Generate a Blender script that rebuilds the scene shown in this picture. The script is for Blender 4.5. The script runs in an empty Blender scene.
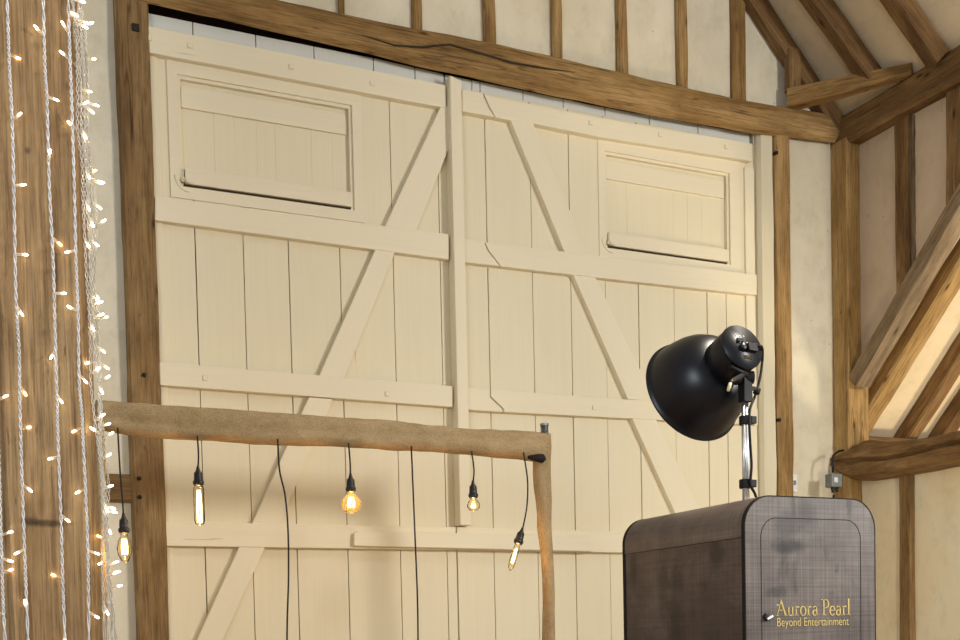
import bpy, bmesh, math, random
from mathutils import Vector, Matrix, noise
random.seed(7)
scn = bpy.context.scene
COL = scn.collection

# ------------------------------------------------------------------ camera
FPX, PY, YAW, ROLL, PITCH = 1161.57, 692.54, 0.42797302, -0.0223316, -0.04412379
CAM = Vector((0, -6.0, 1.55))
Fw = Vector((math.sin(YAW)*math.cos(PITCH), math.cos(YAW)*math.cos(PITCH), math.sin(PITCH)))
R0 = Vector((math.cos(YAW), -math.sin(YAW), 0)); U0 = R0.cross(Fw)
Rt = math.cos(ROLL)*R0 + math.sin(ROLL)*U0
Up = -math.sin(ROLL)*R0 + math.cos(ROLL)*U0
cd = bpy.data.cameras.new('camera'); cam = bpy.data.objects.new('camera', cd); COL.objects.link(cam)
cd.sensor_width = 36; cd.lens = FPX*36/960; cd.shift_y = (PY-320)/960
cd.clip_start = 0.05
m = Matrix((Rt, Up, -Fw)).transposed().to_4x4(); m.translation = CAM
cam.matrix_world = m
scn.camera = cam

def ray(x, y): return Fw + Rt*((x-480)/FPX) - Up*((y-PY)/FPX)
def on(x, y, ax, v):
    """world point seen at photo position x, y on the plane axis = v"""
    d = ray(x, y); return CAM + d*((v-CAM[ax])/d[ax])
def atY(x, y, v): return on(x, y, 1, v)
def atX(x, y, v): return on(x, y, 0, v)
def at_plane(x, y, p, n):
    d = ray(x, y); return CAM + d*((p-CAM).dot(n)/d.dot(n))

# ------------------------------------------------------------------ materials
def lin(c):
    c = c/255
    return c/12.92 if c <= .04045 else ((c+.055)/1.055)**2.4
def S(r, g, b): return (lin(r), lin(g), lin(b), 1)

class NT:
    def __init__(s, name):
        s.m = bpy.data.materials.new(name); s.m.use_nodes = True
        s.t = s.m.node_tree; s.t.nodes.clear()
        s.out = s.n('ShaderNodeOutputMaterial')
    def n(s, typ, **kw):
        nd = s.t.nodes.new(typ)
        for k, v in kw.items():
            if k in nd.inputs: nd.inputs[k].default_value = v
            else: setattr(nd, k, v)
        return nd
    def l(s, a, b): s.t.links.new(a, b)
    def bsdf(s, **kw):
        b = s.n('ShaderNodeBsdfPrincipled')
        for k, v in kw.items(): b.inputs[k].default_value = v
        s.l(b.outputs[0], s.out.inputs[0]); return b
    def ramp(s, fac, stops):
        r = s.n('ShaderNodeValToRGB'); e = r.color_ramp.elements
        while len(e) < len(stops): e.new(.5)
        for i, (p, c) in enumerate(stops): e[i].position = p; e[i].color = c
        s.l(fac, r.inputs[0]); return r.outputs[0]
    def mix(s, fac, a, b, mode='MIX'):
        x = s.n('ShaderNodeMix', data_type='RGBA', blend_type=mode)
        for i, v in ((0, fac), (6, a), (7, b)):
            if isinstance(v, (int, float, tuple)): x.inputs[i].default_value = v
            else: s.l(v, x.inputs[i])
        return x.outputs[2]
    def coord(s, scale, attr='gr'):
        a = s.n('ShaderNodeAttribute', attribute_name=attr)
        mp = s.n('ShaderNodeMapping'); mp.inputs['Scale'].default_value = scale
        s.l(a.outputs['Vector'], mp.inputs[0]); return mp.outputs[0]
    def noise(s, vec, scale=1, detail=4, rough=.55, dist=0):
        x = s.n('ShaderNodeTexNoise', Scale=scale, Detail=detail, Roughness=rough, Distortion=dist)
        s.l(vec, x.inputs['Vector']); return x.outputs[0]
    def stains(s, c, spots):
        """old stains with a shape of their own, placed in the object's own space"""
        if not spots: return c
        oc = s.n('ShaderNodeTexCoord').outputs['Object']
        wn = s.n('ShaderNodeTexNoise', Scale=16, Detail=5, Roughness=.65); s.l(oc, wn.inputs['Vector'])
        for (cx, cy, cz, sx, sy, sz, k) in spots:
            mp = s.n('ShaderNodeMapping'); mp.inputs['Location'].default_value = (-cx/sx, -cy/sy, -cz/sz); mp.inputs['Scale'].default_value = (1/sx, 1/sy, 1/sz)
            s.l(oc, mp.inputs[0]); ln = s.n('ShaderNodeVectorMath', operation='LENGTH'); s.l(mp.outputs[0], ln.inputs[0])
            ad = s.n('ShaderNodeMath', operation='MULTIPLY_ADD'); s.l(wn.outputs[0], ad.inputs[0]); ad.inputs[1].default_value = 1.6; s.l(ln.outputs['Value'], ad.inputs[2])
            c = s.mix(k, c, s.ramp(s.mr(ad.outputs[0], 1.2, 1.9), [(0, (.2, .19, .2, 1)), (1, W)]), 'MULTIPLY')
        return c
    def mr(s, v, a, b):
        x = s.n('ShaderNodeMapRange'); x.inputs[1].default_value = a; x.inputs[2].default_value = b; s.l(v, x.inputs[0]); return x.outputs[0]
    def bump(s, h, b, strength=.4, dist=.004):
        x = s.n('ShaderNodeBump', Strength=strength, Distance=dist)
        s.l(h, x.inputs['Height']); s.l(x.outputs[0], b.inputs['Normal'])
W = (1, 1, 1, 1); K = (0, 0, 0, 1)

def wood(name, dark, mid, light, rough=.75, knots=True, cracks=True, sc=1, stains=()):
    """timber: grain runs along the third component of the gr attribute"""
    t = NT(name); b = t.bsdf(Roughness=rough); b.inputs['Specular IOR Level'].default_value = .25
    big = t.noise(t.coord((5*sc, 5*sc, 1.1*sc)), 1, 3, .6, .6)
    fine = t.noise(t.coord((60*sc, 60*sc, 3.0*sc)), 1, 5, .65, .3)
    mott = t.noise(t.coord((14*sc, 14*sc, 6*sc)), 1, 5, .7)
    c = t.ramp(big, [(.3, dark), (.5, mid), (.72, light)])
    g = t.ramp(fine, [(.3, (.60, .57, .53, 1)), (.52, (.97, .97, .97, 1)), (.75, (1.14, 1.13, 1.1, 1))])
    c = t.mix(.85, c, g, 'MULTIPLY')
    g2 = t.ramp(mott, [(.32, (.74, .71, .68, 1)), (.5, W), (.7, (1.12, 1.11, 1.08, 1))])
    c = t.mix(.8, c, g2, 'MULTIPLY')
    xf = t.noise(t.coord((170*sc, 170*sc, 5*sc)), 1, 3, .6)
    c = t.mix(.8, c, t.ramp(xf, [(.33, (.55, .51, .46, 1)), (.5, W), (.7, (1.15, 1.14, 1.12, 1))]), 'MULTIPLY')
    sp = t.noise(t.coord((34*sc, 34*sc, 9*sc)), 1, 3, .6)
    c = t.mix(.7, c, t.ramp(sp, [(.25, (.35, .3, .25, 1)), (.33, W)]), 'MULTIPLY')
    if knots:
        v = t.n('ShaderNodeTexVoronoi', Scale=1); t.l(t.coord((9, 9, 3.2)), v.inputs['Vector'])
        k = t.ramp(v.outputs['Distance'], [(.045, (.16, .12, .09, 1)), (.1, (.75, .7, .65, 1)), (.17, W)])
        c = t.mix(.9, c, k, 'MULTIPLY')
    h = fine
    if cracks:
        ck = t.noise(t.coord((16, 16, .55)), 1, 2, .5, .25)
        # hairline shakes: a thin band of the noise
        cr = t.ramp(ck, [(.388, W), (.397, (.12, .09, .06, 1)), (.406, W)])
        c = t.mix(.7, c, cr, 'MULTIPLY')
    c = t.stains(c, stains)
    t.l(c, b.inputs['Base Color']); t.bump(h, b, .5, .004)
    return t.m

def paint(name, col, blot=.12, rough=.55, wood_grain=True):
    t = NT(name); b = t.bsdf(Roughness=rough); b.inputs['Specular IOR Level'].default_value = .3
    big = t.noise(t.coord((2.2, 2.2, 1.2)), 1, 3)
    c1 = t.mix(blot, col, tuple(x*.72 for x in col[:3])+(1,))
    c = t.mix(t.ramp(big, [(.35, K), (.68, W)]), col, c1)
    st = t.noise(t.coord((70, 70, 1.6)), 1, 4, .6)
    c = t.mix(.5, c, t.ramp(st, [(.3, (.95, .945, .93, 1)), (.55, W)]), 'MULTIPLY')
    # small chips and hairline splits along the grain
    ck = t.noise(t.coord((22, 22, 1.1)), 1, 3, .6, .3)
    c = t.mix(.5, c, t.ramp(ck, [(.245, (.35, .3, .22, 1)), (.262, W)]), 'MULTIPLY')
    t.l(c, b.inputs['Base Color']); t.bump(st, b, .18, .002)
    return t.m

def plaster(name, col, col2, rough=.9):
    t = NT(name); b = t.bsdf(Roughness=rough); b.inputs['Specular IOR Level'].default_value = .15
    a = t.noise(t.coord((1.6, 1.6, 1.1)), 1, 5, .6)
    s = t.noise(t.coord((9, 9, 7)), 1, 6, .7)
    c = t.mix(t.ramp(a, [(.36, K), (.66, W)]), col, col2)
    c = t.mix(.55, c, t.ramp(s, [(.3, (.8, .78, .73, 1)), (.5, W), (.72, (1.06, 1.05, 1.03, 1))]), 'MULTIPLY')
    pk = t.n('ShaderNodeTexVoronoi', Scale=1); t.l(t.coord((6, 6, 6)), pk.inputs['Vector'])
    c = t.mix(.6, c, t.ramp(pk.outputs['Distance'], [(.022, (.4, .33, .25, 1)), (.045, W)]), 'MULTIPLY')
    t.l(c, b.inputs['Base Color']); t.bump(s, b, .35, .006)
    return t.m

def plain(name, col, rough=.5, metal=0., spec=.5, noise_amt=.0):
    t = NT(name); b = t.bsdf(Roughness=rough, Metallic=metal); b.inputs['Specular IOR Level'].default_value = spec
    n = t.noise(t.coord((40, 40, 40)), 1, 3)
    lo = tuple(x*(1-.25-noise_amt) for x in col[:3])+(1,)
    t.l(t.mix(t.ramp(n, [(.35, K), (.65, W)]), lo, col), b.inputs['Base Color'])
    return t.m

def emit(name, col, strength):
    t = NT(name); e = t.n('ShaderNodeEmission', Color=col, Strength=strength); t.l(e.outputs[0], t.out.inputs[0]); return t.m

def clear(name, tint, fac=.12, rough=.05, base=0.):
    """thin glass: see-through with a fresnel gloss"""
    t = NT(name)
    tr = t.n('ShaderNodeBsdfTransparent', Color=tint); gl = t.n('ShaderNodeBsdfGlossy', Color=W, Roughness=rough)
    fr = t.n('ShaderNodeFresnel', IOR=1.18)
    mx = t.n('ShaderNodeMixShader'); t.l(fr.outputs[0], mx.inputs[0]); t.l(tr.outputs[0], mx.inputs[1]); t.l(gl.outputs[0], mx.inputs[2])
    df = t.n('ShaderNodeBsdfTranslucent', Color=tint); m2 = t.n('ShaderNodeMixShader'); m2.inputs[0].default_value = base
    t.l(mx.outputs[0], m2.inputs[1]); t.l(df.outputs[0], m2.inputs[2]); t.l(m2.outputs[0], t.out.inputs[0])
    return t.m

M = {}
M['oak'] = wood('oak', S(122, 92, 52), S(150, 118, 72), S(176, 144, 96))
M['oak_pale'] = wood('oak_pale', S(156, 126, 86), S(178, 148, 106), S(196, 168, 126))
M['oak_pillar'] = wood('oak_pillar', S(138, 108, 74), S(158, 128, 90), S(178, 149, 109), cracks=False, stains=[(.0, -.14, 1.90, .075, 1, .012, .8), (-.05, -.14, 1.905, .03, 1, .014, .6), (.02, -.14, 2.35, .012, 1, .01, .7), (-.02, -.14, 2.9, .01, 1, .012, .7)])
M['oak_gold'] = wood('oak_gold', S(146, 114, 68), S(168, 136, 86), S(186, 156, 108))
M['oak_brown'] = wood('oak_brown', S(106, 80, 48), S(130, 102, 64), S(152, 124, 84))
M['oak_grey'] = wood('oak_grey', S(112, 94, 72), S(140, 120, 94), S(164, 144, 116))
M['void_shade'] = wood('void_shade_wood', S(40, 32, 24), S(56, 44, 32), S(72, 58, 42))  # dark tone stands in for the shade of an empty gap
M['oak_old'] = wood('oak_old', S(98, 72, 44), S(126, 96, 60), S(152, 122, 82))
M['cream'] = paint('cream_paint', S(228, 217, 187))
M['cream2'] = paint('cream_paint_rails', S(231, 220, 192), .1)
M['white'] = paint('white_paint', S(226, 226, 216), .15)
M['jamb'] = paint('jamb_paint', S(214, 204, 176), .3)
M['plaster'] = plaster('lime_plaster', S(222, 214, 192), S(204, 194, 168))
M['plaster_pink'] = plaster('side_plaster', S(206, 186, 162), S(192, 172, 148))
M['plaster_warm'] = plaster('low_plaster', S(232, 222, 196), S(226, 208, 172))
M['ceil'] = plaster('ceiling_plaster', S(222, 204, 172), S(212, 194, 162))
M['dark'] = plain('gap_shadow', S(70, 60, 46), .95, 0, .1)
M['black'] = plain('black_plastic', S(26, 26, 28), .38, 0, .5)
M['lampblack'] = plain('lamp_enamel', S(6, 9, 21), .36, 0, .5)
M['rubber'] = plain('black_rubber', S(20, 19, 19), .6, 0, .35)
M['chrome'] = plain('chrome', S(236, 236, 234), .42, 1)
M['galv'] = plain('galvanised_steel', S(176, 180, 184), .32, 1)
M['iron'] = plain('iron', S(52, 44, 38), .6, .6)
M['greybox'] = plain('grey_plastic', S(128, 134, 134), .55)
M['whiteplastic'] = plain('white_plastic', S(236, 236, 236), .4)
M['gold'] = plain('gold_lettering', S(232, 206, 120), .5, .0)
M['ivory'] = plain('ivory_plastic', S(238, 226, 176), .4)
M['wire'] = plain('clear_white_wire', S(222, 222, 224), .35)
M['wire2'] = plain('clear_grey_wire', S(206, 201, 190), .25)
M['led_body'] = clear('led_body', (1, .97, .93, 1), base=.5)
M['led'] = emit('led_glow', (1, .86, .62, 1), 11)
M['led_soft'] = emit('led_amber_glow', (1, .66, .26, 1), 13)
M['glass'] = clear('bulb_glass', (1, .93, .76, 1), base=.0)
M['amber'] = clear('amber_bulb_glass', (1, .84, .50, 1), base=.03)
M['filament'] = emit('filament', (1, .68, .30, 1), 16)

# hessian
def hessian():
    t = NT('hessian'); b = t.bsdf(Roughness=.95); b.inputs['Specular IOR Level'].default_value = .1
    w1 = t.n('ShaderNodeTexWave', Scale=1, Distortion=1.5); w1.bands_direction = 'Z'; t.l(t.coord((0, 0, 70)), w1.inputs[0])
    w2 = t.n('ShaderNodeTexWave', Scale=1, Distortion=1.5); w2.bands_direction = 'X'; t.l(t.coord((70, 70, 0)), w2.inputs[0])
    n = t.noise(t.coord((11, 11, 7)), 1, 8, .75)
    c = t.ramp(n, [(.3, S(158, 134, 98)), (.5, S(178, 154, 116)), (.72, S(196, 172, 134))])
    ff = t.noise(t.coord((210, 210, 210)), 1, 2, .6); c = t.mix(.7, c, t.ramp(ff, [(.3, (.55, .53, .5, 1)), (.5, W), (.7, (1.2, 1.2, 1.18, 1))]), 'MULTIPLY')
    c = t.mix(.22, c, w1.outputs[0], 'MULTIPLY'); c = t.mix(.22, c, w2.outputs[0], 'MULTIPLY')
    t.l(c, b.inputs['Base Color']); t.bump(w1.outputs[0], b, .25, .002); return t.m
M['hessian'] = hessian()

def booth_mat(name, a, bcol, cc, streak, stains=()):
    t = NT(name); b = t.bsdf(Roughness=.42); b.inputs['Specular IOR Level'].default_value = .4
    n = t.noise(t.coord((5, 5, 5)), 1, 5, .65, .4)
    c = t.ramp(n, [(.3, a), (.52, bcol), (.72, cc)])
    v = t.noise(t.coord((210, 210, 2.5)), 1, 1, .6)
    h = t.noise(t.coord((3, 3, 210)), 1, 1, .6)
    c = t.mix(streak, c, t.ramp(v, [(.3, (.55, .54, .54, 1)), (.55, W), (.75, (1.2, 1.2, 1.2, 1))]), 'MULTIPLY')
    c = t.mix(streak, c, t.ramp(h, [(.3, (.6, .58, .57, 1)), (.55, W), (.75, (1.18, 1.16, 1.15, 1))]), 'MULTIPLY')
    st = t.noise(t.coord((7, 7, 4.5)), 1, 4, .55, .8)
    c = t.mix(.85, c, t.ramp(st, [(.27, (.26, .24, .25, 1)), (.36, W)]), 'MULTIPLY')
    c = t.stains(c, stains)
    t.l(c, b.inputs['Base Color']); t.bump(v, b, .15, .001); return t.m
M['booth_front'] = booth_mat('grey_stained_ply', S(98, 89, 84), S(118, 109, 103), S(136, 127, 120), .7, [(-.072, -.30, 1.785, .075, 1, .022, .95), (-.10, -.30, 1.775, .04, 1, .016, .8), (-.085, -.30, 1.83, .05, 1, .045, .7), (-.02, -.30, 1.87, .035, 1, .06, .55), (-.12, -.30, 1.66, .05, 1, .018, .7), (.11, -.30, 1.50, .1, 1, .022, .7), (.13, -.3, 1.895, .012, 1, .04, .7), (-.06, -.3, 1.895, .01, 1, .04, .6)])
M['booth_side'] = booth_mat('shaded_stained_ply', S(56, 43, 41), S(78, 62, 57), S(104, 88, 80), .4, [(-.22, .02, 1.55, 1, .05, .22, .75), (-.22, .08, 1.70, 1, .035, .14, .6), (-.22, .24, 1.76, 1, .03, .07, .8), (-.22, -.17, 1.77, 1, .045, .05, .7), (-.22, -.05, 1.45, 1, .05, .1, .7)])  # stained ply of the side, shade painted in as a darker brown
M['booth_cap'] = booth_mat('cap_stained_ply', S(84, 70, 64), S(106, 91, 83), S(124, 110, 101), .4)
M['booth_edge'] = plain('dark_edge', S(36, 29, 27), .7, 0, .2)

def floor_mat():
    t = NT('stone_floor'); b = t.bsdf(Roughness=.6)
    n = t.noise(t.coord((2, 2, 2)), 1, 5)
    br = t.n('ShaderNodeTexBrick', Scale=1.6, Color1=S(150, 128, 100), Color2=S(138, 116, 90), Mortar=S(96, 84, 68)); br.inputs['Mortar Size'].default_value = .01
    t.l(t.coord((1, 1, 1)), br.inputs[0])
    t.l(t.mix(.4, br.outputs[0], t.ramp(n, [(.3, (.6, .6, .6, 1)), (.7, W)]), 'MULTIPLY'), b.inputs['Base Color']); return t.m
M['floor'] = floor_mat()

# ------------------------------------------------------------------ mesh helpers
class MB:
    def __init__(s): s.v = []; s.f = []; s.mi = []; s.sm = []
    def add(s, vs, fs, mi=0, smooth=False):
        o = len(s.v); s.v += [Vector(p) for p in vs]
        for f in fs: s.f.append([i+o for i in f]); s.mi.append(mi); s.sm.append(smooth)
        return s
    def box(s, x0, x1, y0, y1, z0, z1, mi=0):
        vs = [(x, y, z) for z in (z0, z1) for y in (y0, y1) for x in (x0, x1)]
        return s.add(vs, [(0, 2, 3, 1), (4, 5, 7, 6), (0, 1, 5, 4), (2, 6, 7, 3), (0, 4, 6, 2), (1, 3, 7, 5)], mi)
    def prism(s, pts, a, b, ax=1, mi=0):
        """polygon (2-D) extruded along axis ax from a to b"""
        def mk(p, t):
            if ax == 1: return (p[0], t, p[1])
            if ax == 0: return (t, p[0], p[1])
            return (p[0], p[1], t)
        n = len(pts)
        vs = [mk(p, a) for p in pts]+[mk(p, b) for p in pts]
        fs = [list(range(n)), list(range(2*n-1, n-1, -1))]+[(i, i+n, (i+1) % n+n, (i+1) % n) for i in range(n)]
        return s.add(vs, fs, mi)
    def rings(s, rings, closed_ends=True, mi=0, smooth=False):
        n = len(rings[0]); vs = [p for r in rings for p in r]; fs = []
        for k in range(len(rings)-1):
            for i in range(n):
                j = (i+1) % n; fs.append((k*n+i, k*n+j, (k+1)*n+j, (k+1)*n+i))
        if closed_ends:
            fs.append(list(range(n-1, -1, -1))); fs.append([(len(rings)-1)*n+i for i in range(n)])
        return s.add(vs, fs, mi, smooth)
    def tube(s, path, r, seg=6, mi=0):
        path = [Vector(p) for p in path]; rs = []
        ref = Vector((.31, .92, .2))
        for i, p in enumerate(path):
            t = (path[min(i+1, len(path)-1)]-path[max(i-1, 0)]).normalized()
            a = t.cross(ref)
            if a.length < .05: a = t.cross(Vector((1, 0, 0)))
            a.normalize(); b = t.cross(a)
            rr = r[i] if isinstance(r, (list, tuple)) else r
            rs.append([p+a*rr*math.cos(2*math.pi*k/seg)+b*rr*math.sin(2*math.pi*k/seg) for k in range(seg)])
        return s.rings(rs, True, mi, True)
    def lathe(s, prof, o, d, seg=32, mi=0, caps=True, smooth=True):
        """prof = (distance along d, radius)"""
        o = Vector(o); d = Vector(d).normalized()
        a = d.cross(Vector((0, 0, 1)))
        if a.length < .1: a = d.cross(Vector((1, 0, 0)))
        a.normalize(); b = d.cross(a)
        rs = [[o+d*t+(a*math.cos(2*math.pi*k/seg)+b*math.sin(2*math.pi*k/seg))*max(r, 1e-4) for k in range(seg)] for t, r in prof]
        return s.rings(rs, caps, mi, smooth)
    def obox(s, c, ax, ay, az, hx, hy, hz, mi=0):
        c = Vector(c)
        vs = [c+ax*x*hx+ay*y*hy+az*z*hz for z in (-1, 1) for y in (-1, 1) for x in (-1, 1)]
        return s.add(vs, [(0, 2, 3, 1), (4, 5, 7, 6), (0, 1, 5, 4), (2, 6, 7, 3), (0, 4, 6, 2), (1, 3, 7, 5)], mi)

def build(name, mb, mats, parent=None, grain=(0, 0, 1), bevel=0, origin=None, local=False):
    """link one mesh object; its origin goes to the base centre (or to the parent's spot)"""
    if not isinstance(mats, (list, tuple)): mats = [mats]
    me = bpy.data.meshes.new(name)
    vs = mb.v
    lo = Vector([min(p[i] for p in vs) for i in range(3)]); hi = Vector([max(p[i] for p in vs) for i in range(3)])
    if local: o = Vector((0, 0, 0))
    elif origin is not None: o = Vector(origin)
    elif parent is not None: o = Vector(parent['_o'])
    else: o = Vector(((lo.x+hi.x)/2, (lo.y+hi.y)/2, lo.z))
    me.from_pydata([p-o for p in vs], [], mb.f)
    for mt in mats: me.materials.append(M[mt] if isinstance(mt, str) else mt)
    for p, i, sm in zip(me.polygons, mb.mi, mb.sm): p.material_index = i; p.use_smooth = sm
    d = Vector(grain).normalized(); a = d.cross(Vector((.0, 1, 0)))
    if a.length < .2: a = d.cross(Vector((1, 0, 0)))
    a.normalize(); b = d.cross(a)
    off = Vector((random.uniform(-50, 50), random.uniform(-50, 50), random.uniform(-50, 50)))
    at = me.attributes.new('gr', 'FLOAT_VECTOR', 'POINT')
    for i, p in enumerate(vs): at.data[i].vector = (p.dot(a)+off.x, p.dot(b)+off.y, p.dot(d)+off.z)
    bm = bmesh.new(); bm.from_mesh(me); bmesh.ops.recalc_face_normals(bm, faces=bm.faces); bm.to_mesh(me); bm.free()
    ob = bpy.data.objects.new(name, me); COL.objects.link(ob)
    if parent is not None:
        ob.parent = parent
        if origin is not None: ob.location = o-Vector(parent['_o'])
    else: ob.location = o
    ob['_o'] = tuple(o)
    if bevel:
        md = ob.modifiers.new('bevel', 'BEVEL'); md.width = bevel; md.segments = 2; md.limit_method = 'ANGLE'; md.angle_limit = math.radians(40)
    return ob
def empty(name, loc):
    o = bpy.data.objects.new(name, None); o.empty_display_size = .1; COL.objects.link(o); o.location = loc; o['_o'] = tuple(loc); return o
def tag(o, label, cat, group=None, kind=None):
    o['label'] = label; o['category'] = cat
    if group: o['group'] = group
    if kind: o['kind'] = kind
    return o
def struct(o, label=None):
    o['kind'] = 'structure'
    if label: o['label'] = label
    return o

def beam(p0, p1, w, h, up=(0, 0, 1), wob=.006, cham=.012, n=None, taper=1.0, bend=0., seed=None, mb=None):
    """hewn timber from p0 to p1: w across, h along up, edges softened and surface uneven"""
    p0 = Vector(p0); p1 = Vector(p1); d = (p1-p0); L = d.length; d.normalize()
    up = Vector(up); s = d.cross(up).normalized(); u = s.cross(d).normalized()
    n = n or max(6, int(L/.10)); seed = random.uniform(0, 100) if seed is None else seed
    rs = []
    for i in range(n+1):
        t = i/n; c = p0+d*(L*t)+u*bend*math.sin(math.pi*t); k = 1+(taper-1)*t
        a = w/2*k; b = h/2*k; ch = cham
        prof = [(-a+ch, -b), (0, -b), (a-ch, -b), (a, -b+ch), (a, 0), (a, b-ch), (a-ch, b), (0, b), (-a+ch, b), (-a, b-ch), (-a, 0), (-a, -b+ch)]
        r = []
        for q, (x, y) in enumerate(prof):
            nx = noise.noise(Vector((seed+q//3*3.7, t*L*2.2, 1.3)))*wob + noise.noise(Vector((seed+q*1.9, t*L*7, 5.1)))*wob*.45
            ny = noise.noise(Vector((seed+q//3*2.9, t*L*2.2, 8.3)))*wob + noise.noise(Vector((seed+q*2.3, t*L*7, 2.1)))*wob*.45
            r.append(c+s*(x+nx)+u*(y+ny))
        rs.append(r)
    mb = mb or MB(); mb.rings(rs); return mb, d

def timber(name, label, cat, p0, p1, w, h, mat, up=(0, 0, 1), group=None, **kw):
    mb, d = beam(p0, p1, w, h, up, **kw)
    o = build(name, mb, mat, grain=d); tag(o, label, cat, group, 'thing'); return o

# ------------------------------------------------------------------ room shell
DX0, DX1, DTOP = 1.012, 4.70, 4.80
XS = 5.319          # inner face of the side-wall timbers
XP = 5.42           # side-wall plaster
SL = 1.02           # main roof slope
ZF = 4.80           # height of rafter centre over XS
def roofz(x, off): return ZF+SL*(5.33-x)+off

struct(build('floor', MB().box(-4, 9, -9, .3, -.1, 0), 'floor'))
wb = MB()
wb.box(-4, DX0-.02, 0, .2, 0, 4.84)
wb.box(DX1+.0, XP+.18, 0, .2, 0, 4.84)
pk = -.5
wb.prism([(-4, 4.80), (XP+.05, 4.80), (XP+.05, roofz(XP, .1)), (pk, roofz(pk, .1)), (-4, roofz(pk, .1)-SL*(pk+4))], .0, .2)
struct(build('wall_back', wb, 'plaster'))
rf = MB()
a0, a1 = (6.3, roofz(6.3, .10)), (pk, roofz(pk, .10))
rf.prism([a0, a1, (a1[0], a1[1]+.12), (a0[0], a0[1]+.12)], -3.6, .2)
struct(build('ceiling', rf, 'ceil', grain=(0, 1, 0)))

# brace line in the side-wall plane (y, z)
bu0 = atX(855, 364, XS); bu1 = atX(960, 181, XS)
bl0 = atX(866, 383, XS); bl1 = atX(960, 222, XS)
bs = (bu1.z-bu0.z)/(bu1.y-bu0.y)
def brz(y): return (bu0.z+bl0.z)/2+((bu1.z+bl1.z)/2-(bu0.z+bl0.z)/2)/((bu1.y+bl1.y)/2-(bu0.y+bl0.y)/2)*(y-(bu0.y+bl0.y)/2)
ye = -.2
while brz(ye) < 4.75: ye -= .01
wr = MB()
wr.box(XP, XP+.18, -3.6, .0, 0, 2.62)
wr.prism([(0, brz(-.12)+.17), (-.12, brz(-.12)+.17), (ye-.0, 4.75+.0), (ye, 4.86), (0, 4.86)], XP, XP+.12, ax=0)
wr.box(XP, XP+.12, -3.6, ye+.01, 4.6, 4.86)
ob = struct(build('wall_right', wr, ['plaster_pink', 'plaster_warm']))
for p in ob.data.polygons:
    if p.center.z+ob.location.z < 2.65 and (p.center.z < 2.7): p.material_index = 1

# wing roof seen under the brace: rafters fall towards the far wall
qa0 = atX(867.5, 417, 5.66); qa1 = atX(938, 301, 5.66)
WS = (qa1.z-qa0.z)/(qa0.y-qa1.y)
WZ0 = qa0.z+WS*qa0.y*1.0     # rafter centre height at y = 0
print('wing slope', WS, WZ0)
wn = Vector((0, WS, 1)).normalized()
wp = Vector((5.7, 0, WZ0))
cw = MB(); z_at = lambda y, off: WZ0-WS*y+off
cw.prism([(.4, z_at(.4, .075)), (-2.6, z_at(-2.6, .075)), (-2.6, z_at(-2.6, .2)), (.4, z_at(.4, .2))], XP+.12, 9, ax=0)
struct(build('ceiling_wing', cw, 'ceil', grain=(1, 0, 0)))
ww = MB(); ww.box(XP+.18, 9, .0, .35, 0, WZ0-.31)
struct(build('wall_wing', ww, 'plaster_warm'))

# ------------------------------------------------------------------ timber frame
ZB = 5.9
mid = lambda a, b: (a+b)/2
timber('timber_post', 'tall oak post with bolt heads, between the fairy lights and the cream doors', 'post',
       (mid(.852, 1.012), -.028, 0), (mid(.852, 1.012), -.028, ZB), .054, .16, 'oak_brown', up=(1, 0, 0), wob=.008)
timber('timber_post', 'slim oak post with an iron pin beside the cream door jamb, behind the black lamp', 'post',
       (4.886, -.029, 0), (4.886, -.029, 4.74), .056, .122, 'oak', up=(1, 0, 0), wob=.007)
cp0 = atY(847, 200, -.15); cp1 = atY(867.5, 200, -.15)
timber('timber_post', 'golden oak corner post behind the wooden booth, where the two walls meet', 'post',
       (mid(cp0.x, cp1.x), -.076, 0), (mid(cp0.x, cp1.x), -.076, 4.70), .15, cp1.x-cp0.x, 'oak_gold', up=(1, 0, 0), wob=.004, cham=.008)
print('corner post', cp0, cp1)

# tie beam over the doors: uneven edges taken along its front face
TY = -.085
tops = [atY(x, y, TY) for x, y in ((295, 0), (380, 18), (490, 39), (600, 64), (740, 97), (838, 112))]
bots = [atY(x, y, TY) for x, y in ((148, 0), (260, 25), (380, 54), (425, 66), (455, 71), (520, 86), (600, 103), (680, 118), (750, 131), (838, 141))]
def interp(ps, x):
    if x <= ps[0].x: return ps[0].z
    for a, b in zip(ps, ps[1:]):
        if x <= b.x: return a.z+(b.z-a.z)*(x-a.x)/(b.x-a.x)
    return ps[-1].z
rs = []
x0, x1 = .95, bots[-1].x
N = 44
for i in range(N+1):
    x = x0+(x1-x0)*i/N; zt = interp(tops, x); zb = interp(bots, x)
    nz = lambda q, f=3, a=.010: noise.noise(Vector((x*f, q*5.3, 2.7)))*a
    prof = [(TY+.03, zb), (TY+nz(1), zb+.03), (TY-.006+nz(2), (zt*2+zb*3)/5), (TY+nz(3), (zt*3+zb)/4), (TY+.012+nz(4), zt-.018), (TY+.035, zt), (.02, zt+nz(5)), (.015, zb+.045+nz(6))]
    rs.append([Vector((x, y, z+nz(k+11, 5, .006))) for k, (y, z) in enumerate(prof)])
tb = build('tie_beam', MB().rings(rs), 'oak', grain=(1, 0, 0)); tag(tb, 'long oak tie beam running across the wall just above both cream doors', 'beam', None, 'thing')
# long shake in the beam
ck = [atY(x, y, TY-.010) for x, y in ((362, 35), (395, 45), (420, 47), (450, 44), (480, 53), (510, 62), (545, 68), (575, 72))]
ckm = MB(); ckm.tube([p+Vector((0, .003, 0)) for p in ck], [.001, .005, .006, .005, .007, .007, .005, .001], 6)
cko = build('split', ckm, 'dark', tb)

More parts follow.
